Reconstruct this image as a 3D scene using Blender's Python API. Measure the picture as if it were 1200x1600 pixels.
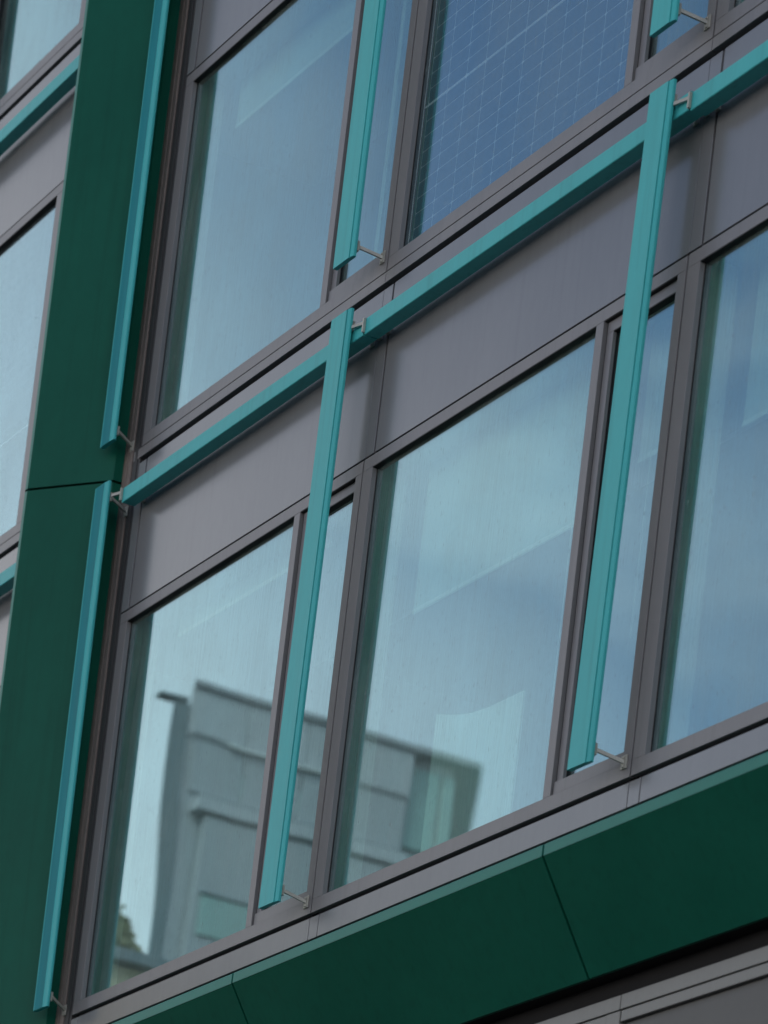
import bpy, bmesh, math, random
from mathutils import Vector, Matrix
random.seed(7)
for o in list(bpy.data.objects): bpy.data.objects.remove(o)
SC = bpy.context.scene
COL = SC.collection

# ------------------------------------------------------------------ camera
CAM = Vector((19.326549, -10.001773, -9.119487))
YAW, PITCH, ROLL = 1.192303, 0.062753, 0.128338
F_PX, PP_X, PP_Y = 5299.65, -557.94, 2728.11          # measured on the 1200 x 1600 photograph
fw = Vector((-math.sin(YAW)*math.cos(PITCH), math.cos(YAW)*math.cos(PITCH), math.sin(PITCH)))
rt = Vector((math.cos(YAW), math.sin(YAW), 0)); up = rt.cross(fw)
r2 = math.cos(ROLL)*rt + math.sin(ROLL)*up; u2 = -math.sin(ROLL)*rt + math.cos(ROLL)*up
cd = bpy.data.cameras.new('camera'); cam = bpy.data.objects.new('camera', cd); COL.objects.link(cam)
M = Matrix.Identity(4)
for i in range(3):
    M[i][0] = r2[i]; M[i][1] = u2[i]; M[i][2] = -fw[i]; M[i][3] = CAM[i]
cam.matrix_world = M
cd.sensor_fit = 'VERTICAL'; cd.sensor_height = 36.0; cd.sensor_width = 27.0
cd.lens = F_PX/1600*36.0
cd.shift_x = (600-PP_X)/1600; cd.shift_y = (PP_Y-800)/1600   # rising-front (perspective-control) lens
cd.clip_start = 0.1; cd.clip_end = 3000
cd.dof.use_dof = True; cd.dof.focus_distance = 19.2; cd.dof.aperture_fstop = 2.2
SC.camera = cam

# ------------------------------------------------------------------ world, sun, exposure
SUN_EL, SUN_AZ = math.radians(38), math.radians(-35)   # behind the building, to the right
W = bpy.data.worlds.new('World'); SC.world = W; W.use_nodes = True
wn = W.node_tree; wn.nodes.clear()
def wnode(t): return wn.nodes.new(t)
wo = wnode('ShaderNodeOutputWorld'); bg = wnode('ShaderNodeBackground'); bg.inputs['Strength'].default_value = 0.11
sky = wnode('ShaderNodeTexSky'); sky.sky_type = 'NISHITA'; sky.sun_disc = False
sky.sun_elevation = SUN_EL; sky.sun_rotation = -SUN_AZ
sky.air_density = 1.0; sky.dust_density = 2.0; sky.ozone_density = 1.0; sky.altitude = 50
tc = wnode('ShaderNodeTexCoord'); mp = wnode('ShaderNodeMapping'); mp.inputs['Scale'].default_value = (1.6, 1.6, 4.0)
nz = wnode('ShaderNodeTexNoise'); nz.inputs['Scale'].default_value = 1.5; nz.inputs['Detail'].default_value = 5; nz.inputs['Roughness'].default_value = 0.5
rp = wnode('ShaderNodeMapRange'); rp.inputs['From Min'].default_value = 0.56; rp.inputs['From Max'].default_value = 0.80
rp.inputs['To Min'].default_value = 0.0; rp.inputs['To Max'].default_value = 0.75
mx = wnode('ShaderNodeMix'); mx.data_type = 'RGBA'
mx.inputs['B'].default_value = (10.0, 9.9, 9.7, 1)
L = wn.links.new
L(tc.outputs['Generated'], mp.inputs['Vector']); L(mp.outputs[0], nz.inputs['Vector']); L(nz.outputs['Fac'], rp.inputs['Value'])
# pale haze towards the horizon, all round
sx = wnode('ShaderNodeSeparateXYZ'); L(tc.outputs['Generated'], sx.inputs[0])
hz = wnode('ShaderNodeMapRange'); hz.interpolation_type = 'SMOOTHSTEP'
hz.inputs['From Min'].default_value = .38; hz.inputs['From Max'].default_value = .22; hz.inputs['To Min'].default_value = 0; hz.inputs['To Max'].default_value = .95
L(sx.outputs['Z'], hz.inputs['Value'])
# one large pale cloud bank towards the end of the street
nb = wnode('ShaderNodeTexNoise'); nb.inputs['Scale'].default_value = 3.2; nb.inputs['Detail'].default_value = 4; L(tc.outputs['Generated'], nb.inputs['Vector'])
ad = wnode('ShaderNodeMath'); ad.operation = 'MULTIPLY_ADD'; ad.inputs[1].default_value = .16; L(nb.outputs['Fac'], ad.inputs[0]); L(sx.outputs['X'], ad.inputs[2])
cb = wnode('ShaderNodeMapRange'); cb.interpolation_type = 'SMOOTHSTEP'
cb.inputs['From Min'].default_value = -.65; cb.inputs['From Max'].default_value = -.79; cb.inputs['To Min'].default_value = 0; cb.inputs['To Max'].default_value = .8
L(ad.outputs[0], cb.inputs['Value'])
m0 = wnode('ShaderNodeMath'); m0.operation = 'MAXIMUM'; L(cb.outputs[0], m0.inputs[0]); L(hz.outputs[0], m0.inputs[1])
mxx = wnode('ShaderNodeMath'); mxx.operation = 'MAXIMUM'; L(rp.outputs[0], mxx.inputs[0]); L(m0.outputs[0], mxx.inputs[1])
L(mxx.outputs[0], mx.inputs['Factor']); L(sky.outputs[0], mx.inputs['A']); L(mx.outputs['Result'], bg.inputs['Color']); L(bg.outputs[0], wo.inputs['Surface'])
sd = bpy.data.lights.new('sun', 'SUN'); sd.energy = 1.0; sd.angle = math.radians(15); sd.color = (1, .95, .88)
sun = bpy.data.objects.new('sun', sd); COL.objects.link(sun)
sdir = Vector((-math.sin(SUN_AZ)*math.cos(SUN_EL), math.cos(SUN_AZ)*math.cos(SUN_EL), math.sin(SUN_EL)))
sun.rotation_euler = sdir.to_track_quat('Z', 'Y').to_euler(); sun.location = (0, 10, 40)
SC.view_settings.view_transform = 'Standard'; SC.view_settings.look = 'None'
SC.view_settings.exposure = 0.70; SC.view_settings.gamma = 1.0; SC.view_settings.use_curve_mapping = False
SC.render.engine = 'CYCLES'; SC.render.resolution_x = 768; SC.render.resolution_y = 1024
SC.cycles.max_bounces = 10; SC.cycles.transparent_max_bounces = 16; SC.cycles.glossy_bounces = 6

# ------------------------------------------------------------------ materials
def mat(name):
    m = bpy.data.materials.new(name); m.use_nodes = True
    n = m.node_tree; n.nodes.clear()
    return m, n, n.nodes.new('ShaderNodeOutputMaterial')
def vary(n, base, amt=.12, scale=3.0, stretch=(1, 1, .25), island=0.0):
    """base colour with soft vertical streaking and blotches"""
    t = n.nodes.new('ShaderNodeTexCoord'); mpn = n.nodes.new('ShaderNodeMapping'); mpn.inputs['Scale'].default_value = stretch
    g = n.nodes.new('ShaderNodeNewGeometry')
    a = n.nodes.new('ShaderNodeTexNoise'); a.inputs['Scale'].default_value = scale; a.inputs['Detail'].default_value = 6; a.inputs['Roughness'].default_value = .65
    b = n.nodes.new('ShaderNodeTexNoise'); b.inputs['Scale'].default_value = scale*14; b.inputs['Detail'].default_value = 3
    n.links.new(g.outputs['Position'], mpn.inputs['Vector']); n.links.new(mpn.outputs[0], a.inputs['Vector']); n.links.new(mpn.outputs[0], b.inputs['Vector'])
    s = n.nodes.new('ShaderNodeMath'); s.operation = 'MULTIPLY_ADD'; s.inputs[1].default_value = .3
    n.links.new(b.outputs['Fac'], s.inputs[0]); n.links.new(a.outputs['Fac'], s.inputs[2])
    r = n.nodes.new('ShaderNodeMapRange'); r.inputs['From Min'].default_value = .4; r.inputs['From Max'].default_value = .9
    r.inputs['To Min'].default_value = 1-amt; r.inputs['To Max'].default_value = 1+amt
    n.links.new(s.outputs[0], r.inputs['Value'])
    v = n.nodes.new('ShaderNodeVectorMath'); v.operation = 'SCALE'; v.inputs[0].default_value = base
    n.links.new(r.outputs[0], v.inputs['Scale'])
    return v.outputs[0], b.outputs['Fac'], a.outputs['Fac']
def painted(name, base, rough=.4, spec=.5, amt=.1, scale=3.0, metallic=0.0, bump=.015, coat=0.0, stretch=(1, 1, .25), rvar=.1, streak=0.0, specks=False):
    m, n, o = mat(name)
    p = n.nodes.new('ShaderNodeBsdfPrincipled')
    c, fine, big = vary(n, base, amt, scale, stretch)
    if streak:      # sparse run-off streaks
        g = n.nodes.new('ShaderNodeNewGeometry'); ms = n.nodes.new('ShaderNodeMapping'); ms.inputs['Scale'].default_value = (22, 22, .55)
        ns = n.nodes.new('ShaderNodeTexNoise'); ns.inputs['Scale'].default_value = 1; ns.inputs['Detail'].default_value = 3; ns.inputs['Roughness'].default_value = .6
        n.links.new(g.outputs['Position'], ms.inputs['Vector']); n.links.new(ms.outputs[0], ns.inputs['Vector'])
        rs = n.nodes.new('ShaderNodeMapRange'); rs.inputs['From Min'].default_value = .52; rs.inputs['From Max'].default_value = .74; rs.inputs['To Min'].default_value = 1; rs.inputs['To Max'].default_value = 1-streak
        n.links.new(ns.outputs['Fac'], rs.inputs['Value'])
        vs = n.nodes.new('ShaderNodeVectorMath'); vs.operation = 'SCALE'; n.links.new(c, vs.inputs[0]); n.links.new(rs.outputs[0], vs.inputs['Scale']); c = vs.outputs[0]
    if specks:      # a few pale droppings and scuffs
        g = n.nodes.new('ShaderNodeNewGeometry'); vo = n.nodes.new('ShaderNodeTexVoronoi'); vo.inputs['Scale'].default_value = 7
        n.links.new(g.outputs['Position'], vo.inputs['Vector'])
        a1 = n.nodes.new('ShaderNodeMath'); a1.operation = 'LESS_THAN'; a1.inputs[1].default_value = .05; n.links.new(vo.outputs['Distance'], a1.inputs[0])
        sp = n.nodes.new('ShaderNodeSeparateXYZ'); n.links.new(vo.outputs['Color'], sp.inputs[0])
        a2 = n.nodes.new('ShaderNodeMath'); a2.operation = 'GREATER_THAN'; a2.inputs[1].default_value = .975; n.links.new(sp.outputs[0], a2.inputs[0])
        a3 = n.nodes.new('ShaderNodeMath'); a3.operation = 'MULTIPLY'; n.links.new(a1.outputs[0], a3.inputs[0]); n.links.new(a2.outputs[0], a3.inputs[1])
        mk = n.nodes.new('ShaderNodeMix'); mk.data_type = 'RGBA'; mk.inputs['B'].default_value = (.35, .38, .33, 1)
        n.links.new(a3.outputs[0], mk.inputs['Factor']); n.links.new(c, mk.inputs['A']); c = mk.outputs['Result']
    n.links.new(c, p.inputs['Base Color'])
    r = n.nodes.new('ShaderNodeMapRange'); r.inputs['To Min'].default_value = max(.02, rough-rvar); r.inputs['To Max'].default_value = rough+rvar
    n.links.new(big, r.inputs['Value']); n.links.new(r.outputs[0], p.inputs['Roughness'])
    p.inputs['Specular IOR Level'].default_value = spec; p.inputs['Metallic'].default_value = metallic
    if coat: p.inputs['Coat Weight'].default_value = coat; p.inputs['Coat Roughness'].default_value = .12
    if bump:
        b = n.nodes.new('ShaderNodeBump'); b.inputs['Strength'].default_value = bump; b.inputs['Distance'].default_value = .01
        n.links.new(big, b.inputs['Height']); n.links.new(b.outputs[0], p.inputs['Normal'])
    n.links.new(p.outputs[0], o.inputs['Surface'])
    return m
def glass(name, refl=.33, tint=(.82, .95, .90), dirt=.17, seed=0.0, wav=.009):
    m, n, o = mat(name)
    N = n.nodes.new; K = n.links.new
    geo = N('ShaderNodeNewGeometry')
    # slow waviness of the float glass
    mw = N('ShaderNodeMapping'); mw.inputs['Location'].default_value = (seed, seed*2, 0); mw.inputs['Scale'].default_value = (1.3, 1, .8)
    nw = N('ShaderNodeTexNoise'); nw.inputs['Scale'].default_value = 1.0; nw.inputs['Detail'].default_value = 0
    K(geo.outputs['Position'], mw.inputs['Vector']); K(mw.outputs[0], nw.inputs['Vector'])
    bp = N('ShaderNodeBump'); bp.inputs['Strength'].default_value = 1.0; bp.inputs['Distance'].default_value = wav*.1
    K(nw.outputs['Fac'], bp.inputs['Height'])
    gl = N('ShaderNodeBsdfGlossy'); gl.inputs['Roughness'].default_value = .0; gl.inputs['Color'].default_value = (.66, .90, .99, 1)
    K(bp.outputs[0], gl.inputs['Normal'])
    tr = N('ShaderNodeBsdfTransparent'); tr.inputs['Color'].default_value = (*tint, 1)
    fr = N('ShaderNodeLayerWeight'); fr.inputs['Blend'].default_value = .5
    ma = N('ShaderNodeMath'); ma.operation = 'MULTIPLY_ADD'; ma.inputs[1].default_value = refl*1.1; ma.inputs[2].default_value = refl*.4; ma.use_clamp = True
    K(fr.outputs['Facing'], ma.inputs[0])
    mixg = N('ShaderNodeMixShader'); K(ma.outputs[0], mixg.inputs['Fac']); K(tr.outputs[0], mixg.inputs[1]); K(gl.outputs[0], mixg.inputs[2])
    # rain streaks and dust
    ms = N('ShaderNodeMapping'); ms.inputs['Location'].default_value = (seed*3, 0, seed); ms.inputs['Scale'].default_value = (130, 130, 2.2)
    ns = N('ShaderNodeTexNoise'); ns.inputs['Scale'].default_value = 1; ns.inputs['Detail'].default_value = 4; ns.inputs['Roughness'].default_value = .6
    K(geo.outputs['Position'], ms.inputs['Vector']); K(ms.outputs[0], ns.inputs['Vector'])
    nb = N('ShaderNodeTexNoise'); nb.inputs['Scale'].default_value = 1.4; nb.inputs['Detail'].default_value = 3
    K(mw.outputs[0], nb.inputs['Vector'])
    mm = N('ShaderNodeMath'); mm.operation = 'MULTIPLY'; K(ns.outputs['Fac'], mm.inputs[0]); K(nb.outputs['Fac'], mm.inputs[1])
    rr = N('ShaderNodeMapRange'); rr.inputs['From Min'].default_value = .17; rr.inputs['From Max'].default_value = .38; rr.inputs['To Min'].default_value = dirt*.22; rr.inputs['To Max'].default_value = dirt
    K(mm.outputs[0], rr.inputs['Value'])
    # dried drops: short dark/light ticks
    md = N('ShaderNodeMapping'); md.inputs['Scale'].default_value = (90, 90, 22)
    nd = N('ShaderNodeTexNoise'); nd.inputs['Scale'].default_value = 1; nd.inputs['Detail'].default_value = 1
    K(geo.outputs['Position'], md.inputs['Vector']); K(md.outputs[0], nd.inputs['Vector'])
    rd = N('ShaderNodeMapRange'); rd.inputs['From Min'].default_value = .665; rd.inputs['From Max'].default_value = .76; rd.inputs['To Min'].default_value = 0; rd.inputs['To Max'].default_value = .22
    K(nd.outputs['Fac'], rd.inputs['Value'])
    ad = N('ShaderNodeMath'); ad.operation = 'ADD'; ad.use_clamp = True; K(rr.outputs[0], ad.inputs[0]); K(rd.outputs[0], ad.inputs[1])
    df = N('ShaderNodeBsdfDiffuse'); df.inputs['Color'].default_value = (.44, .50, .47, 1)
    mixd = N('ShaderNodeMixShader'); K(ad.outputs[0], mixd.inputs['Fac']); K(mixg.outputs[0], mixd.inputs[1]); K(df.outputs[0], mixd.inputs[2])
    K(mixd.outputs[0], o.inputs['Surface'])
    return m
MT = {}
MT['panel'] = painted('grey_coated_panel', (.205, .199, .204), .19, .95, .07, 1.2, rvar=.03, stretch=(1.2, 1.2, .5), streak=.05)
MT['frame'] = painted('grey_window_aluminium', (.212, .198, .200), .34, .5, .08, 4, streak=.12)
MT['dark_frame'] = painted('dark_adaptor_aluminium', (.06, .057, .058), .45, .3, .1, 4)
MT['brown'] = painted('brown_jamb_cladding', (.20, .158, .138), .45, .4, .25, 5)
MT['gasket'] = painted('black_rubber_gasket', (.012, .012, .013), .6, .3, .1, 8)
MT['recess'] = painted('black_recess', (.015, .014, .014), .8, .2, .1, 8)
MT['teal'] = painted('teal_powder_coat', (.062, .47, .47), .45, .28, .08, 3, streak=.14, bump=.05)
MT['teal_deep'] = painted('deep_teal_web', (.004, .24, .27), .4, .2, .12, 4, streak=.15)
MT['green'] = painted('dark_green_cladding', (.005, .098, .062), .38, .15, .14, 1.2, stretch=(1, 1, .6), streak=.14, specks=True, bump=.12)
MT['green_edge_lit'] = painted('green_panel_edge_lit', (.03, .21, .165), .4, .2, .08, 3)  # lighter green for outer edges: the sky light they catch is in the colour
MT['steel'] = painted('galvanised_steel', (.42, .40, .35), .45, .5, .25, 12, metallic=.25)
MT['stone'] = painted('shopfront_frame_coat', (.215, .21, .195), .4, .5, .08, 4)
MT['shop'] = painted('shopfront_grey_panel', (.085, .083, .08), .45, .5, .1, 3)
MT['white'] = painted('white_interior_paint', (.78, .80, .78), .8, .2, .03, 1)
MT['liner'] = painted('grey_green_jamb_liner', (.36, .54, .42), .6, .3, .08, 3)
MT['blind'] = painted('blind_fabric', (.56, .61, .59), .9, .1, .03, 2)
MT['wall'] = painted('interior_wall_paint', (.42, .44, .44), .8, .2, .05, 1)
MT['carpet'] = painted('grey_carpet', (.16, .16, .17), .9, .1, .1, 6)
MT['cell'] = painted('solar_cell_silicon', (.045, .055, .092), .5, .1, .15, 2, bump=0)
MT['ribbon'] = painted('cell_interconnect', (.85, .88, .86), .4, .5, .05, 6)
MT['backsheet'] = painted('solar_backsheet', (.72, .76, .76), .5, .3, .05, 6)
MT['backsheet_dark'] = painted('dark_solar_backsheet', (.10, .12, .16), .5, .2, .05, 6, bump=0)
MT['asphalt'] = painted('asphalt', (.04, .04, .04), .8, .3, .25, 1.5, stretch=(1, 1, 1), bump=.2)
MT['paving'] = painted('concrete_paving', (.09, .088, .085), .8, .3, .15, 1.2, stretch=(1, 1, 1), bump=.1)
MT['concrete'] = painted('grey_render', (.50, .53, .55), .7, .3, .12, .5)
MT['concrete2'] = painted('mid_grey_render', (.41, .44, .46), .7, .3, .12, .5)
MT['slate'] = painted('dark_slate_cladding', (.20, .25, .265), .5, .4, .1, .5)
MT['cream'] = painted('cream_render', (.55, .50, .33), .7, .3, .1, .6)
MT['bldg_glass'] = painted('greenish_facade_glass', (.30, .46, .43), .15, .7, .1, .4)
MT['bark'] = painted('bark', (.09, .065, .045), .9, .2, .3, 6)
MT['leaf'] = painted('leaf', (.42, .42, .24), .6, .3, .4, 1.5, stretch=(1, 1, 1))
GL = [glass('window_glass_%s' % k, seed=s) for k, s in (('a', .0), ('b', 3.7), ('c', 7.9), ('d', 12.3))]
GLPV = glass('solar_window_glass', refl=.29, tint=(.88, .93, .94), dirt=.11, seed=5.1)

# ------------------------------------------------------------------ mesh helpers
def cbox(bm, x0, x1, y0, y1, z0, z1, c=.0015):
    """chamfered box"""
    if x1 < x0: x0, x1 = x1, x0
    c = min(c, (x1-x0)*.3, (y1-y0)*.3, (z1-z0)*.3)
    V = {}
    for i, x in enumerate((x0, x1)):
        for j, y in enumerate((y0, y1)):
            for k, z in enumerate((z0, z1)):
                sx, sy, sz = (c if i == 0 else -c), (c if j == 0 else -c), (c if k == 0 else -c)
                V[i, j, k, 0] = bm.verts.new((x, y+sy, z+sz))
                V[i, j, k, 1] = bm.verts.new((x+sx, y, z+sz))
                V[i, j, k, 2] = bm.verts.new((x+sx, y+sy, z))
    fs = []
    for i in (0, 1): fs.append([V[i, 0, 0, 0], V[i, 1, 0, 0], V[i, 1, 1, 0], V[i, 0, 1, 0]])
    for j in (0, 1): fs.append([V[0, j, 0, 1], V[1, j, 0, 1], V[1, j, 1, 1], V[0, j, 1, 1]])
    for k in (0, 1): fs.append([V[0, 0, k, 2], V[1, 0, k, 2], V[1, 1, k, 2], V[0, 1, k, 2]])
    for j in (0, 1):
        for k in (0, 1): fs.append([V[0, j, k, 1], V[1, j, k, 1], V[1, j, k, 2], V[0, j, k, 2]])
    for i in (0, 1):
        for k in (0, 1): fs.append([V[i, 0, k, 0], V[i, 1, k, 0], V[i, 1, k, 2], V[i, 0, k, 2]])
    for i in (0, 1):
        for j in (0, 1): fs.append([V[i, j, 0, 0], V[i, j, 1, 0], V[i, j, 1, 1], V[i, j, 0, 1]])
    for i in (0, 1):
        for j in (0, 1):
            for k in (0, 1): fs.append([V[i, j, k, 0], V[i, j, k, 1], V[i, j, k, 2]])
    new = [bm.faces.new(f) for f in fs]
    bmesh.ops.recalc_face_normals(bm, faces=new)
def prism(bm, pts, axis, a, b, da=(0, 0), db=(0, 0)):
    """extrude a closed polygon; axis 'z': pts are (x,y); axis 'x': pts are (y,z). da/db shift the two ends"""
    def P(p, t, d):
        return (p[0]+d[0], p[1]+d[1], t) if axis == 'z' else (t, p[0]+d[0], p[1]+d[1])
    A = [bm.verts.new(P(p, a, da)) for p in pts]; B = [bm.verts.new(P(p, b, db)) for p in pts]
    n = len(pts); fs = [bm.faces.new(A), bm.faces.new(B[::-1])]
    for i in range(n): fs.append(bm.faces.new((A[i], A[(i+1) % n], B[(i+1) % n], B[i])))
    bmesh.ops.recalc_face_normals(bm, faces=fs)
def bar(bm, a, b, w, h):
    """box-section bar between two points"""
    a, b = Vector(a), Vector(b); d = (b-a).normalized(); s = d.cross(Vector((0, 0, 1)))
    if s.length < 1e-4: s = Vector((1, 0, 0))
    s.normalize(); t = s.cross(d)
    vs = []
    for p in (a, b):
        for i, j in ((-1, -1), (1, -1), (1, 1), (-1, 1)): vs.append(bm.verts.new(p+s*w*.5*i+t*h*.5*j))
    fs = [bm.faces.new(vs[:4]), bm.faces.new(vs[7:3:-1])]
    for i in range(4): fs.append(bm.faces.new((vs[i], vs[(i+1) % 4], vs[4+(i+1) % 4], vs[4+i])))
    bmesh.ops.recalc_face_normals(bm, faces=fs)
def make(name, bm, m, parent=None, label=None):
    me = bpy.data.meshes.new(name); bm.to_mesh(me); bm.free()
    o = bpy.data.objects.new(name, me); COL.objects.link(o); me.materials.append(m)
    if parent: o.parent = parent
    if label: o['label'] = label
    return o
def boxpart(name, m, parent, *bx, c=.0015, label=None):
    bm = bmesh.new()
    for b in bx: cbox(bm, *b, c=c)
    return make(name, bm, m, parent, label)
def share(name, me, m, parent, loc):
    o = bpy.data.objects.new(name, me); COL.objects.link(o); o.location = loc
    if parent: o.parent = parent
    return o
def empty(name, loc, label, cat, group=None):
    o = bpy.data.objects.new(name, None); COL.objects.link(o); o.location = loc; o.empty_display_size = .2
    o['label'] = label; o['category'] = cat
    if group: o['group'] = group
    return o
def tag(o, label, cat, group=None):
    o['label'] = label; o['category'] = cat
    if group: o['group'] = group
def structure(o): o['kind'] = 'structure'; return o

# ------------------------------------------------------------------ ground
GZ = -10.75
structure(boxpart('ground', MT['asphalt'], None, (-400, 400, -400, 400, GZ-.6, GZ-.12)))
structure(boxpart('road', MT['asphalt'], None, (-300, 300, -17, -6.5, GZ-.1, GZ-.02)))
structure(boxpart('pavement', MT['paving'], None, (-300, 300, -6.2, .3, GZ-.1, GZ+.11), c=.01))
structure(boxpart('kerb', MT['concrete'], None, (-300, 300, -6.49, -6.21, GZ-.1, GZ+.115), c=.02))

# ------------------------------------------------------------------ the building
B = empty('office_building', (0, 0, GZ), 'modern office building with grey panel facade, teal sun-shade fins and dark green cladding', 'building')
class Rel:      # children keep world coordinates although the parent stands on the ground
    pass
_make = make
def part(name, bm, m, label=None):
    o = _make(name, bm, m, None, label); o.parent = B; o.matrix_parent_inverse = Matrix.Translation((0, 0, -GZ)); return o
def bpart(name, m, *bx, c=.0015, label=None):
    bm = bmesh.new()
    for b in bx: cbox(bm, *b, c=c)
    return part(name, bm, m, label)

SEAM = [0.0, 2.787, 5.628, 8.44]
GY = .036                                    # glass plane behind the frame face
HEAD = [0.0, 3.6645, 7.329]                  # head seam of each storey
SILL = [-2.692, 1.129, 4.7935]               # bottom of the window unit
TOPO = .079                                  # head member
def window_unit(x0, x1, zs, zh, sill_h, kind, gi, floor):
    """curtain-wall unit between seams x0..x1: wide light, mullion, narrow casement"""
    g = .0055
    xa, xb = x0+.1, x1-.713          # wide opening
    xc, xd = x1-.65, x1-.07         # narrow opening
    za, zb = zs+sill_h, zh-TOPO
    f = bmesh.new()
    cbox(f, x0+g, x1-g, 0, .075, zb, zh-g)
    cbox(f, x0+g, x1-g, 0, .075, zs+g*.5, za)
    cbox(f, x0+g, xa, 0, .075, za, zb); cbox(f, xd, x1-g, 0, .075, za, zb); cbox(f, xb, xc, 0, .075, za, zb)
    w = part('window', f, MT['frame'])
    k = bmesh.new()   # black gaskets lining the reveals
    def ring(bm, a, b, c, d, y0, y1, t, tt):
        ys = y1-.024
        cbox(bm, a, b, y0, y1, d-tt, d, c=.0008); cbox(bm, a, b, ys, y1, c, c+t*.5, c=.0008)
        cbox(bm, a, a+t, ys, y1, c+t*.5, d-tt, c=.0008); cbox(bm, b-t, b, ys, y1, c+t*.5, d-tt, c=.0008)
    ring(k, xa, xb, za, zb, .004, GY+.02, .004, .004)
    make('gasket', k, MT['gasket'], w)
    p = bmesh.new(); cbox(p, xa+.001, xb-.001, GY, GY+.006, za, zb, c=.0005)
    make('glass_pane', p, GLPV if kind == 'pv' else GL[gi % 4], w)
    # narrow opening casement: sash ring set back, black rebate, own pane
    k = bmesh.new(); ring(k, xc, xd, za, zb, .006, .05, .004, .005)
    make('gasket', k, MT['gasket'], w)
    s = bmesh.new(); t = .052; y0, y1 = .024, .075
    sa, sb, s0, s1 = xc+.006, xd-.006, za+.003, zb-.006
    cbox(s, sa, sb, y0, y1, s1-t-.01, s1); cbox(s, sa, sb, y0-.012, y1, s0+.003, s0+t+.018)
    cbox(s, sa, sa+t, y0, y1, s0+t+.018, s1-t-.01); cbox(s, sb-t*.55, sb, y0, y1, s0+t+.018, s1-t-.01)
    make('sash', s, MT['frame'], w)
    k = bmesh.new(); ring(k, sa+t, sb-t*.55, s0+t, s1-t-.01, y0+.004, .068, .003, .004)
    make('gasket', k, MT['gasket'], w)
    p = bmesh.new(); cbox(p, sa+t+.001, sb-t*.55-.001, .058, .064, s0+t, s1-t-.01, c=.0005)
    make('glass_pane', p, GL[(gi+1) % 4], w)
    # concealed backing behind the unit joints
    return xa, xb, za, zb
wins = {}
for f in range(3):
    for b in range(3):
        sh = .084 if f == 0 else .082
        kind = 'pv' if (f == 1 and b == 1) else 'clear'
        wins[f, b] = window_unit(SEAM[b], SEAM[b+1], SILL[f], HEAD[f], sh, kind, f*3+b*2, f)
    for x in SEAM:
        bpart('mullion_backing', MT['recess'], (x-.03, x+.03, .03, .0745, SILL[f], HEAD[f]))
# spandrels: panels, narrow strip panels over the joints, sub-sill, black shadow gap
for f in range(2):
    z0, z1 = HEAD[f], SILL[f+1]
    for b in range(3):
        x0, x1 = SEAM[b], SEAM[b+1]
        lab = 'plain grey spandrel panel'
        bpart('spandrel_panel', MT['panel'], (x0+.109, x1-.0015, 0, .03, z0+.005, z1-.112))
        bpart('joint_strip_panel', MT['panel'], (x0+.0015, x0+.092, 0, .03, z0+.005, z1-.112))
        bpart('subsill', MT['frame'], (x0+.004-(.09 if b == 0 else 0), x1-.0, -.002, .05, z1-.070, z1-.004))
    bpart('spandrel_backing', MT['recess'], (-.1, SEAM[3], .05, .12, z0-.02, z1+.02))
z0 = SILL[0]
for b in range(3):
    x0, x1 = SEAM[b], SEAM[b+1]
    bpart('apron_panel', MT['panel'], (x0+.097, x1-.003, 0, .03, z0-.158, z0-.027))
    bpart('joint_strip_panel', MT['panel'], (x0+.003, x0+.09, 0, .03, z0-.158, z0-.027))
bpart('apron_backing', MT['recess'], (-.1, SEAM[3], .04, .12, z0-.9, z0+.02))
# adaptor profile and brown jamb beside the pier
bpart('adaptor_profile', MT['dark_frame'], (-.098, -.004, .002, .06, -4.2, 7.4), c=.003)
bpart('adaptor_profile', MT['dark_frame'], (-.062, -.030, -.004, .0015, -4.2, 7.4), c=.003)
bm = bmesh.new()
prism(bm, [(-.1, .06), (-.1, -.002), (-.104, -.008), (-.140, -.008), (-.143, -.001), (-.150, -.001), (-.153, -.010), (-.199, -.010), (-.199, .06)], 'z', -4.2, 7.4)
part('brown_jamb', bm, MT['brown'])

# ---- splayed dark green pier: panel by panel
EX, EY, OX, OY = -.200, -.073, -.668, -.462
JZ = [(-10.6, -6.38), (-6.365, -2.86), (-2.845, .944), (.960, 4.61), (4.625, 8.2)]
for z0, z1 in JZ:
    bm = bmesh.new()
    # slanted face plate with the folded inner return
    prism(bm, [(EX, EY), (OX, OY), (OX-.012, OY+.02), (EX-.02, EY+.022), (EX-.02, -.004), (EX, -.004)], 'z', z0, z1)
    p = part('pier_panel', bm, MT['green'], 'dark green splayed pier panel')
    bm = bmesh.new()
    prism(bm, [(OX-.0005, OY-.0005), (OX-.034, OY-.0005), (OX-.034, OY+.03), (OX-.013, OY+.03), (OX-.0005, OY+.004)], 'z', z0, z1)
    make('edge_trim', bm, MT['green_edge_lit'], p)
bm = bmesh.new(); prism(bm, [(EX-.03, EY+.03), (OX-.0, OY+.06), (OX-.03, OY+.06), (-.78, -.10), (-.78, .04), (EX-.03, .04)], 'z', -10.6, 8.2)
part('pier_core', bm, MT['recess'])
bm = bmesh.new(); prism(bm, [(OX-.036, OY+.002), (-.80, -.12), (-.80, .04), (-.782, .04), (-.782, -.12), (OX-.036, OY+.03)], 'z', -10.6, 8.2)
part('pier_back_panel', bm, MT['green'])

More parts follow.
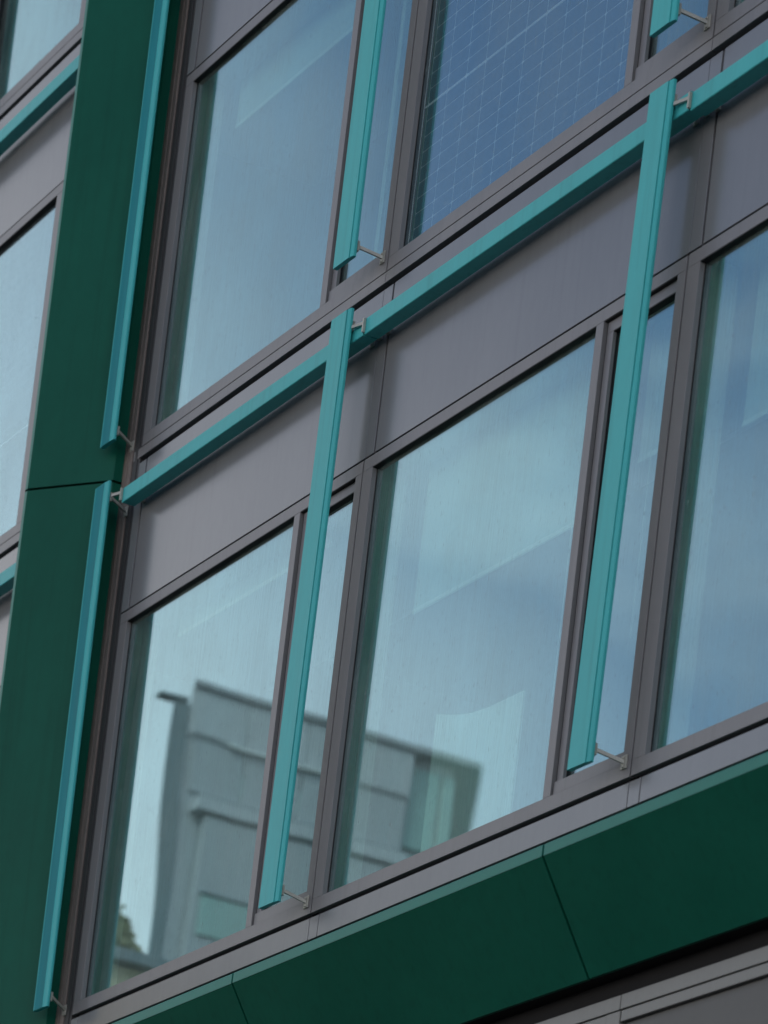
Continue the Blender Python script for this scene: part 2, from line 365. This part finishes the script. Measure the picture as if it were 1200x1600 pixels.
# ---- dark green canopy below the lower windows
FY, FZ1, FZ0, IY, IZ = -.45, -3.142, -3.203, -.10, -3.738
CJ = [-.17, SEAM[0]-.01, SEAM[1]-.012, SEAM[2]-.01, SEAM[3]]
for a, b in zip(CJ[:-1], CJ[1:]):
    bm = bmesh.new()
    x0, x1 = a+.008, b-.008
    prism(bm, [(FY+.002, FZ0), (IY, IZ), (IY+.02, IZ), (IY+.02, IZ+.03), (FY+.03, FZ0+.02)], 'x', x0, x1)
    c = part('canopy_panel', bm, MT['green'], 'dark green sloping canopy soffit panel')
    bm = bmesh.new()
    prism(bm, [(FY, FZ0+.0005), (FY, FZ1-.004), (FY+.004, FZ1), (-.02, FZ1+.17), (-.02, FZ1+.14), (FY+.02, FZ0+.0205)], 'x', x0, x1)
    make('fascia', bm, MT['green_edge_lit'], c)
bpart('canopy_core', MT['recess'], (-.15, SEAM[3], -.30, .05, FZ0-.16, FZ0+.02), (-.15, SEAM[3], -.06, .05, IZ+.03, FZ0-.18))
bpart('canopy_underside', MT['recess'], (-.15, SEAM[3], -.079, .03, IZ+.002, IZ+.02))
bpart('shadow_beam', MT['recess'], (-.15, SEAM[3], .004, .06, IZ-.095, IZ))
# shopfront head below the canopy
for b in range(3):
    x0, x1 = SEAM[b]+.02, SEAM[b+1]+.02
    bpart('shopfront_transom', MT['stone'], (x0+.118, x1+.112, -.004, .06, -3.902, -3.828))
    bpart('shopfront_mullion', MT['stone'], (x0+.01, x0+.115, 0, .06, GZ+.4, -3.907))
    bpart('shopfront_transom', MT['stone'], (x0+.12, x1+.005, .004, .06, -3.962, -3.907))
    bpart('shopfront_panel', MT['shop'], (x0+.12, x1+.005, .03, .06, GZ+.4, -3.966))
bpart('shopfront_backing', MT['recess'], (-.15, SEAM[3]+.1, .07, .12, GZ, IZ-.05))
bpart('shopfront_plinth', MT['concrete'], (-.15, SEAM[3]+.1, -.02, .068, GZ, GZ+.38))

# ---- teal vertical fins with steel brackets
def vfin(xl, xr, z0, z1, y, lean, seam, pier=False):
    """xl..xr at the mid height; lean = shift of the top relative to the bottom"""
    w = xr-xl
    bm = bmesh.new()
    if not pier:
        pts = [(0, 0), (w*.79, 0), (w*.795, .010), (w*.825, .010), (w*.83, .003), (w*.955, .009), (w*.97, .013), (w*.97, .026), (w*.95, .030), (0, .030)]
        prism(bm, [(xl+a, y+b) for a, b in pts], 'z', z0, z1, da=(-lean/2, 0), db=(lean/2, 0))
        o = part('vertical_fin', bm, MT['teal'], 'teal vertical sun-shade fin')
    else:
        pts = [(0, .003), (.004, 0), (w*.75, 0), (w*.79, .003), (w*.97, .006), (w, .010), (w, .022), (w*.93, .032), (0, .032)]
        prism(bm, [(xl+a, y+b) for a, b in pts], 'z', z0, z1, da=(-lean/2, 0), db=(lean/2, 0))
        o = part('vertical_fin', bm, MT['teal'], 'teal vertical sun-shade fin')
        bm = bmesh.new()
        prism(bm, [(xl+w*.10, y-.0015), (xl+w*.70, y-.0015), (xl+w*.70, y+.001), (xl+w*.10, y+.001)], 'z', z0+.003, z1-.003, da=(-lean/2, 0), db=(lean/2, 0))
        make('web', bm, MT['teal_deep'], o, 'deep teal face strip')
    bm = bmesh.new()   # back leg, stopped short of the fin ends
    prism(bm, [(xl+.001, y+.0305), (xl+.012, y+.0305), (xl+.012, y+.088), (xl+.001, y+.088)], 'z', z0+.07, z1-.07, da=(-lean/2, 0), db=(lean/2, 0))
    make('back_leg', bm, MT['teal'], o)
    for zb in (z0+.03, z1-.14):
        bm = bmesh.new()
        sx = seam-.052; fx = xr-.03+(lean/2 if zb > (z0+z1)/2 else -lean/2)
        bar(bm, (sx, -.001, zb), (fx, y+.05, zb+.045), .012, .018)
        cbox(bm, sx-.022, sx+.022, -.009, -.0005, zb-.035, zb+.035)
        cbox(bm, fx-.018, fx+.012, y+.036, y+.052, zb+.015, zb+.075)
        for dz in (-.022, .022): cbox(bm, sx-.007, sx+.007, -.015, -.008, zb+dz-.007, zb+dz+.007, c=.002)
        make('bracket', bm, MT['steel'], o)
    return o
VF = [  # (seam index, z0, z1, x left, x right, lean)
    (1, -2.632, .880, 2.525, 2.727, .036), (2, -2.622, .880, 5.378, 5.560, .052), (3, -2.63, .880, 8.18, 8.37, .04),
    (1, 1.215, 4.54, 2.488, 2.694, 0), (2, 1.213, 4.54, 5.345, 5.535, .0), (3, 1.21, 4.54, 8.14, 8.33, 0)]
for s, z0, z1, xl, xr, ln in VF: vfin(xl+.02, xr+.018, z0-.012, z1-.012, -.192, ln, SEAM[s])
vfin(-.193, -.018, -2.667, .864, -.192, -.03, -.045, True)
vfin(-.221, -.050, 1.148, 4.53, -.192, -.01, -.07, True)

# ---- teal horizontal fins, one per bay, hung on clips
def hfin(x0, x1, zt, zb, y=-.145):
    bm = bmesh.new()
    prism(bm, [(y, zb+.004), (y, zt-.004), (y+.004, zt), (y+.095, zt), (y+.095, zb+.012), (y+.095, zb+.003), (y+.004, zb)], 'x', x0, x1)
    o = part('horizontal_fin', bm, MT['teal'], 'teal horizontal sun-shade fin')
    for x in (x0+.02, x1-.05): boxpart('wall_clip', MT['steel'], o, (x, x+.03, y+.096, .0, zb+.03, zb+.06))
    bm = bmesh.new(); bar(bm, (x0-.105, y-.022, zt-.020), (x0+.004, y-.008, zt-.035), .014, .018); bar(bm, (x0-.002, y-.010, zt-.005), (x0-.002, y-.010, zb+.012), .012, .016)
    make('bracket', bm, MT['steel'], o)
    bm = bmesh.new(); bar(bm, (x0-.013, y+.06, zt-.03), (x0-.002, y+.06, zt-.03), .055, .045)
    make('end_plate', bm, MT['teal'], o)
    return o
for f in (0, 1):
    dz = 3.6645*f
    hfin(.102, 2.852, .774+dz, .674+dz); hfin(2.868, 5.693, .772+dz, .672+dz); hfin(5.709, 8.50, .757+dz, .658+dz)

# ---- neighbouring bay left of the pier (same facade line)
LX0, LX1 = -3.27, -.85
def left_unit(zs, zh, kind, gi):
    xa, xb, za, zb = LX0+.1, -1.752, zs+.075, zh-.074
    f = bmesh.new()
    cbox(f, LX0, LX1, 0, .075, zb, zh-.004); cbox(f, LX0, LX1, 0, .075, zs+.002, za)
    cbox(f, LX0, xa, 0, .075, za, zb); cbox(f, xb, LX1, 0, .075, za, zb)
    w = part('window', f, MT['frame'])
    k = bmesh.new()
    cbox(k, xa, xb, .004, GY+.02, zb-.004, zb); cbox(k, xa, xa+.004, .004, GY+.02, za, zb-.004)
    make('gasket', k, MT['gasket'], w)
    p = bmesh.new(); cbox(p, xa+.001, xb-.001, GY, GY+.006, za, zb, c=.0005)
    make('glass_pane', p, GLPV if kind == 'pv' else GL[gi], w)
    return xa, xb, za, zb
left_unit(4.841, 7.38, 'clear', 2)
lpv = left_unit(1.152, 3.716, 'pv', 0)
left_unit(-2.66, .03, 'clear', 1)
for z0, z1 in ((.03, 1.152), (3.716, 4.841)):
    bpart('spandrel_panel', MT['panel'], (LX0, LX1, 0, .03, z0+.003, z1-.112))
    bpart('subsill', MT['frame'], (LX0, LX1, -.002, .05, z1-.070, z1-.004))
    bpart('spandrel_backing', MT['recess'], (LX0, LX1, .05, .12, z0-.02, z1+.02))
hfin(-3.2, -1.0, 4.447, 4.345); hfin(-3.2, -1.0, .785, .683)
for z0, z1 in ((4.88, 8.2), (1.2, 4.54), (-2.6, .9)): vfin(-3.55, -3.36, z0, z1, -.18, 0, LX0)

# ---- solar modules: every cell is its own piece
CW, CH = .1845, .0925
def cell_mesh():
    bm = bmesh.new(); w, h, c = .1788/2, .0870/2, .0068
    pts = [(-w+c, -h), (w-c, -h), (w, -h+c), (w, h-c), (w-c, h), (-w+c, h), (-w, h-c), (-w, -h+c)]
    A = [bm.verts.new((x, 0, z)) for x, z in pts]; Bv = [bm.verts.new((x, .0006, z)) for x, z in pts]
    fs = [bm.faces.new(A)]
    for i in range(8): fs.append(bm.faces.new((A[i], A[(i+1) % 8], Bv[(i+1) % 8], Bv[i])))
    bmesh.ops.recalc_face_normals(bm, faces=fs)
    for f in fs:
        if len(f.verts) == 8 and f.normal.y > 0: f.normal_flip()
    me = bpy.data.meshes.new('solar_cell'); bm.to_mesh(me); bm.free(); me.materials.append(MT['cell']); return me
CELL = cell_mesh()
def solar(xa, xb, za, zb, gx, gz, gap_row, extra, sheet='backsheet'):
    bm = bmesh.new()
    cols = [gx+i*CW for i in range(-8, 14) if xa+.055 < gx+i*CW-CW and gx+i*CW-CW < xb-.02]
    n = 0
    m = bpart('solar_module', MT[sheet], (cols[0]-CW-.004, cols[-1]+.004, GY+.0112, GY+.016, za-.06, zb+.06), label='solar module of dark blue cells behind the glass')
    for cx in cols:
        k = -30
        while k < 60:
            zc = gz-k*CH + (extra if k <= gap_row else 0)
            if za < zc+CH/2 and zc-CH/2 < zb:
                share('solar_cell', CELL, None, m, (cx-CW/2, GY+.010, zc)); n += 1
            k += 1
    zg = gz-gap_row*CH-CH/2+extra/2
    cbox(bm, xa+.035, xb-.02, GY+.0092, GY+.0111, zg-.004, zg+.004, c=.0003)
    cbox(bm, xa+.024, xa+.030, GY+.0092, GY+.0111, za+.02, zb-.02, c=.0003)
    make('busbar', bm, MT['ribbon'], m)
    return n
# measured lattice: dots at x = 3.137 + i*.1845, z = 1.969 - k*.0925
xa, xb, za, zb = wins[1, 1]
n1 = solar(xa, xb, za, zb, 3.137, 1.969-CH/2, -2, .012)
xa, xb, za, zb = lpv
n2 = solar(xa, xb, za, zb, -1.80, 2.05, 0, .012, 'backsheet_dark')

# ------------------------------------------------------------------ inside of the building
for f in range(3):
    zc = HEAD[f]-.035
    zf = SILL[f]-.25
    bpart('ceiling_margin', MT['white'], (-3.2, SEAM[3], .0775, 1.35, zc, zc+.05))
    bpart('ceiling_upstand', MT['white'], (-3.2, SEAM[3], 1.352, 1.40, zc+.002, zc+.45))
    bpart('floor_slab', MT['wall'], (-3.2, SEAM[3], .13, 9, zc+.45, zc+.75))
    bpart('raised_floor', MT['carpet'], (-3.2, SEAM[3], .13, 9, zf-.04, zf))
    bpart('back_wall', MT['wall'], (-3.2, SEAM[3], 6.0, 6.1, zf, zc+.45))
    for x in SEAM[:3]:
        bpart('jamb_liner', MT['liner'], (x-.085, x+.096, .0775, .128, zf, zc)); bpart('interior_column', MT['white'], (x-.085, x+.090, .130, .25, zf, zc))
    bpart('sill_board', MT['white'], (-.2, SEAM[3], .0775, .30, SILL[f]-.02, SILL[f]+.01))
bpart('floor_slab', MT['wall'], (-3.2, SEAM[3], .13, 9, SILL[0]-.7, SILL[0]-.3))
bpart('end_wall', MT['wall'], (-3.3, -3.21, .13, 9, GZ, 12)); bpart('end_wall', MT['wall'], (SEAM[3]+.01, SEAM[3]+.1, .0, 9, GZ, 12))
bpart('party_wall', MT['wall'], (-.70, -.60, .13, 6, -3, 7.4))
bpart('rear_facade', MT['concrete'], (-3.3, SEAM[3]+.1, 9.01, 9.2, GZ, 12))
bpart('parapet_wall', MT['panel'], (-3.3, SEAM[3]+.1, 0, .12, 7.42, 9.5))
bpart('added_side_wing', MT['panel'], (-34, -3.31, 0, 9.2, GZ, 9.5)); bpart('added_side_wing', MT['panel'], (SEAM[3]+.11, 45, 0, 9.2, GZ, 9.5))  # out-of-view wings, added to shade the street and cut ground bounce
bpart('roof', MT['concrete'], (-3.3, SEAM[3]+.1, .13, 9, 9.2, 9.4))
bpart('interior_post', MT['white'], (2.385, 2.425, .14, .18, 1.0, 3.6))
def blind(x0, x1, zt, zb):
    bm = bmesh.new(); cbox(bm, x0, x1, .280, .282, zb, zt, c=.0003)
    o = part('roller_blind', bm, MT['blind'], 'white roller blind behind the glass')
    boxpart('bottom_bar', MT['white'], o, (x0-.002, x1+.002, .274, .288, zb-.03, zb-.0005), c=.003)
    boxpart('bead_chain', MT['white'], o, (x1-.42, x1-.416, .268, .272, zb-1.0, zt), c=.0005)
blind(3.05, 4.93, -.04, -.905); blind(5.02, 5.55, -.04, -.75)
blind(5.84, 7.72, -.04, -.87)
blind(.24, 2.06, 3.62, 3.31)
blind(.30, 2.06, -.04, -.155)
# white screen standing inside the middle lower window
bm = bmesh.new(); zb_ = SILL[0]-.25
pts = [(3.38, zb_+.04), (3.38, -1.615), (3.5, -1.655), (3.62, -1.69), (3.74, -1.715), (3.88, -1.728), (4.2, -1.73), (4.2, zb_+.04)]
A = [bm.verts.new((x, .30, z)) for x, z in pts]; Bv = [bm.verts.new((x, .315, z)) for x, z in pts]
fs = [bm.faces.new(A), bm.faces.new(Bv[::-1])]+[bm.faces.new((A[i], A[(i+1) % 8], Bv[(i+1) % 8], Bv[i])) for i in range(8)]
bmesh.ops.recalc_face_normals(bm, faces=fs)
scr = make('partition_screen', bm, MT['white'])
tag(scr, 'white partition screen standing behind the glass of the lower middle window', 'screen')
for x in (3.45, 4.13): boxpart('foot', MT['steel'], scr, (x-.02, x+.02, .16, .46, zb_+.001, zb_+.039), c=.003)

# ------------------------------------------------------------------ what the glass reflects: the far end of the street
def block(name, label, mw, x0, x1, y0, y1, z1):
    o = empty(name, ((x0+x1)/2, (y0+y1)/2, GZ), label, 'building')
    def add(n, m, *bx, c=.02):
        bm = bmesh.new()
        for b in bx: cbox(bm, *b, c=c)
        q = make(n, bm, m); q.parent = o; q.matrix_parent_inverse = Matrix.Translation(-o.location); return q
    if mw: add('wall', mw, (x0, x1, y0, y1, GZ, z1))
    return o, add
g, add = block('grey_block', 'grey flat-roofed block reflected in the lower left windows', None, -57, -45, -31.0, -25.2, 19.9)
def taper(n, m, x0, y0, y1, z0, z1):
    bm = bmesh.new(); prism(bm, [(x0, y0), (x0, y1), (x0-12, y1-7.6), (x0-12, y0-7.6)], 'z', z0, z1)
    q = make(n, bm, m); q.parent = g; q.matrix_parent_inverse = Matrix.Translation(-g.location); return q
taper('wall', MT['concrete2'], -45, -31.0, -25.2, GZ, 19.0)
taper('parapet', MT['concrete'], -44.95, -31.0, -25.2, 19.001, 20.1)
taper('coping', MT['concrete2'], -44.8, -31.1, -25.15, 20.101, 20.22)
add('ledge', MT['concrete'], (-45, -44.6, -31.0, -25.4, 17.35, 17.65))
taper('corner_pier', MT['slate'], -44.97, -25.19, -24.8, GZ, 19.72)
add('roof_ledge', MT['slate'], (-45.2, -44.9, -25.14, -24.35, 19.73, 19.82))
add('lower_storey', MT['concrete2'], (-44.98, -44.7, -30.9, -25.7, GZ, 17.3))
for i in range(2):
    for j in range(5):
        y = -30.7+i*2.55
        fr = add('window', MT['bldg_glass'], (-44.69, -44.64, y, y+2.3, 14.6-j*3.6, 15.5-j*3.6))
        add('window_head', MT['slate'], (-44.69, -44.60, y-.05, y+2.35, 15.51-j*3.6, 15.6-j*3.6))
for i in range(4): add('facade_panel', MT['concrete2'], (-44.98, -44.93, -30.9+i*1.4, -29.54+i*1.4, 17.8, 18.94))
for i in range(4): add('parapet_panel', MT['concrete'], (-44.94, -44.90, -30.95+i*1.43, -29.55+i*1.43, 19.06, 20.06))
add('sill_highlight', MT['ribbon'], (-44.92, -44.80, -28.6, -26.2, 18.96, 19.02))  # near-white strip: bright highlight along the ledge put into the colour
for j in range(3): add('band_window', MT['bldg_glass'], (-44.99, -44.955, -30.8+j*1.85, -29.15+j*1.85, 18.0, 18.5))
g, add = block('glazed_block', 'pale green glazed stair tower reflected in the lower middle window', None, -57, -45.2, -32.8, -31.02, 20.3)
taper('core', MT['concrete2'], -45.4, -32.5, -31.02, GZ, 20.2)
taper('roof_edge', MT['concrete2'], -45.0, -32.9, -31.03, 20.201, 20.33)
for j in range(8):
    for y0_, y1_ in ((-32.05, -31.12), (-32.5, -32.17)):
        add('glass_panel', MT['bldg_glass'], (-45.38, -45.3, y0_, y1_, 18.98-j*2.0-.9, 18.98-j*2.0+.95))
g, add = block('cream_house', 'low cream rendered house reflected at the foot of the lower left window', MT['cream'], -31, -24, -15.2, -11.2, 6.2)
add('roof', MT['slate'], (-31.2, -23.8, -15.4, -11.0, 6.21, 6.4))
for i in range(2): add('window', MT['slate'], (-24.0, -23.93, -14.6+i*2, -13.6+i*2, 1.6, 3.2))
# street trees
def tree(x, y, h, r, label, seed, n=5200):
    rnd = random.Random(seed)
    t = empty('street_tree', (x, y, GZ), label, 'tree', 'street trees reflected in the lower left window')
    bm = bmesh.new()
    def limb(a, b, ra, rb, k=7):
        a, b = Vector(a), Vector(b); d = (b-a).normalized(); s = d.orthogonal().normalized(); q = d.cross(s)
        A = [bm.verts.new(a+(s*math.cos(i*2*math.pi/k)+q*math.sin(i*2*math.pi/k))*ra) for i in range(k)]
        Bv = [bm.verts.new(b+(s*math.cos(i*2*math.pi/k)+q*math.sin(i*2*math.pi/k))*rb) for i in range(k)]
        for i in range(k): bm.faces.new((A[i], A[(i+1) % k], Bv[(i+1) % k], Bv[i]))
    limb((0, 0, 0), (.1, .05, h*.4), .22, .16); limb((.1, .05, h*.4), (0, .1, h*.8), .16, .05)
    cl = []
    for i in range(16):
        a = rnd.uniform(0, 6.28); z = rnd.uniform(.42, .97)*h; rr = r*rnd.uniform(.3, 1.0)*math.sin(math.pi*min(1, max(.12, (z/h-.28)/.78)))
        p = Vector((rr*math.cos(a), rr*math.sin(a), z)); cl.append((p, r*rnd.uniform(.28, .48)))
        limb((.05, .05, z*.72), p, .06, .015, 5)
    q = make('trunk', bm, MT['bark'], t)
    bm = bmesh.new()
    for i in range(n):
        c, cr = rnd.choice(cl)
        d = Vector((rnd.gauss(0, 1), rnd.gauss(0, 1), rnd.gauss(0, .8))).normalized()*cr*rnd.uniform(.4, 1.05)
        p = c+d; a = Vector((rnd.gauss(0, 1), rnd.gauss(0, 1), rnd.gauss(0, 1))).normalized(); b = a.orthogonal().normalized(); s = rnd.uniform(.05, .11)
        bm.faces.new([bm.verts.new(p+a*s), bm.verts.new(p+b*s*.6), bm.verts.new(p-a*s), bm.verts.new(p-b*s*.6)])
    make('crown', bm, MT['leaf'], t)
tree(-28.5, -14.55, 20.2, .95, 'taller slim street tree reflected beside the pier', 3)
tree(-28.0, -15.2, 19.9, .7, 'shorter street tree reflected next to the dark building corner', 5)
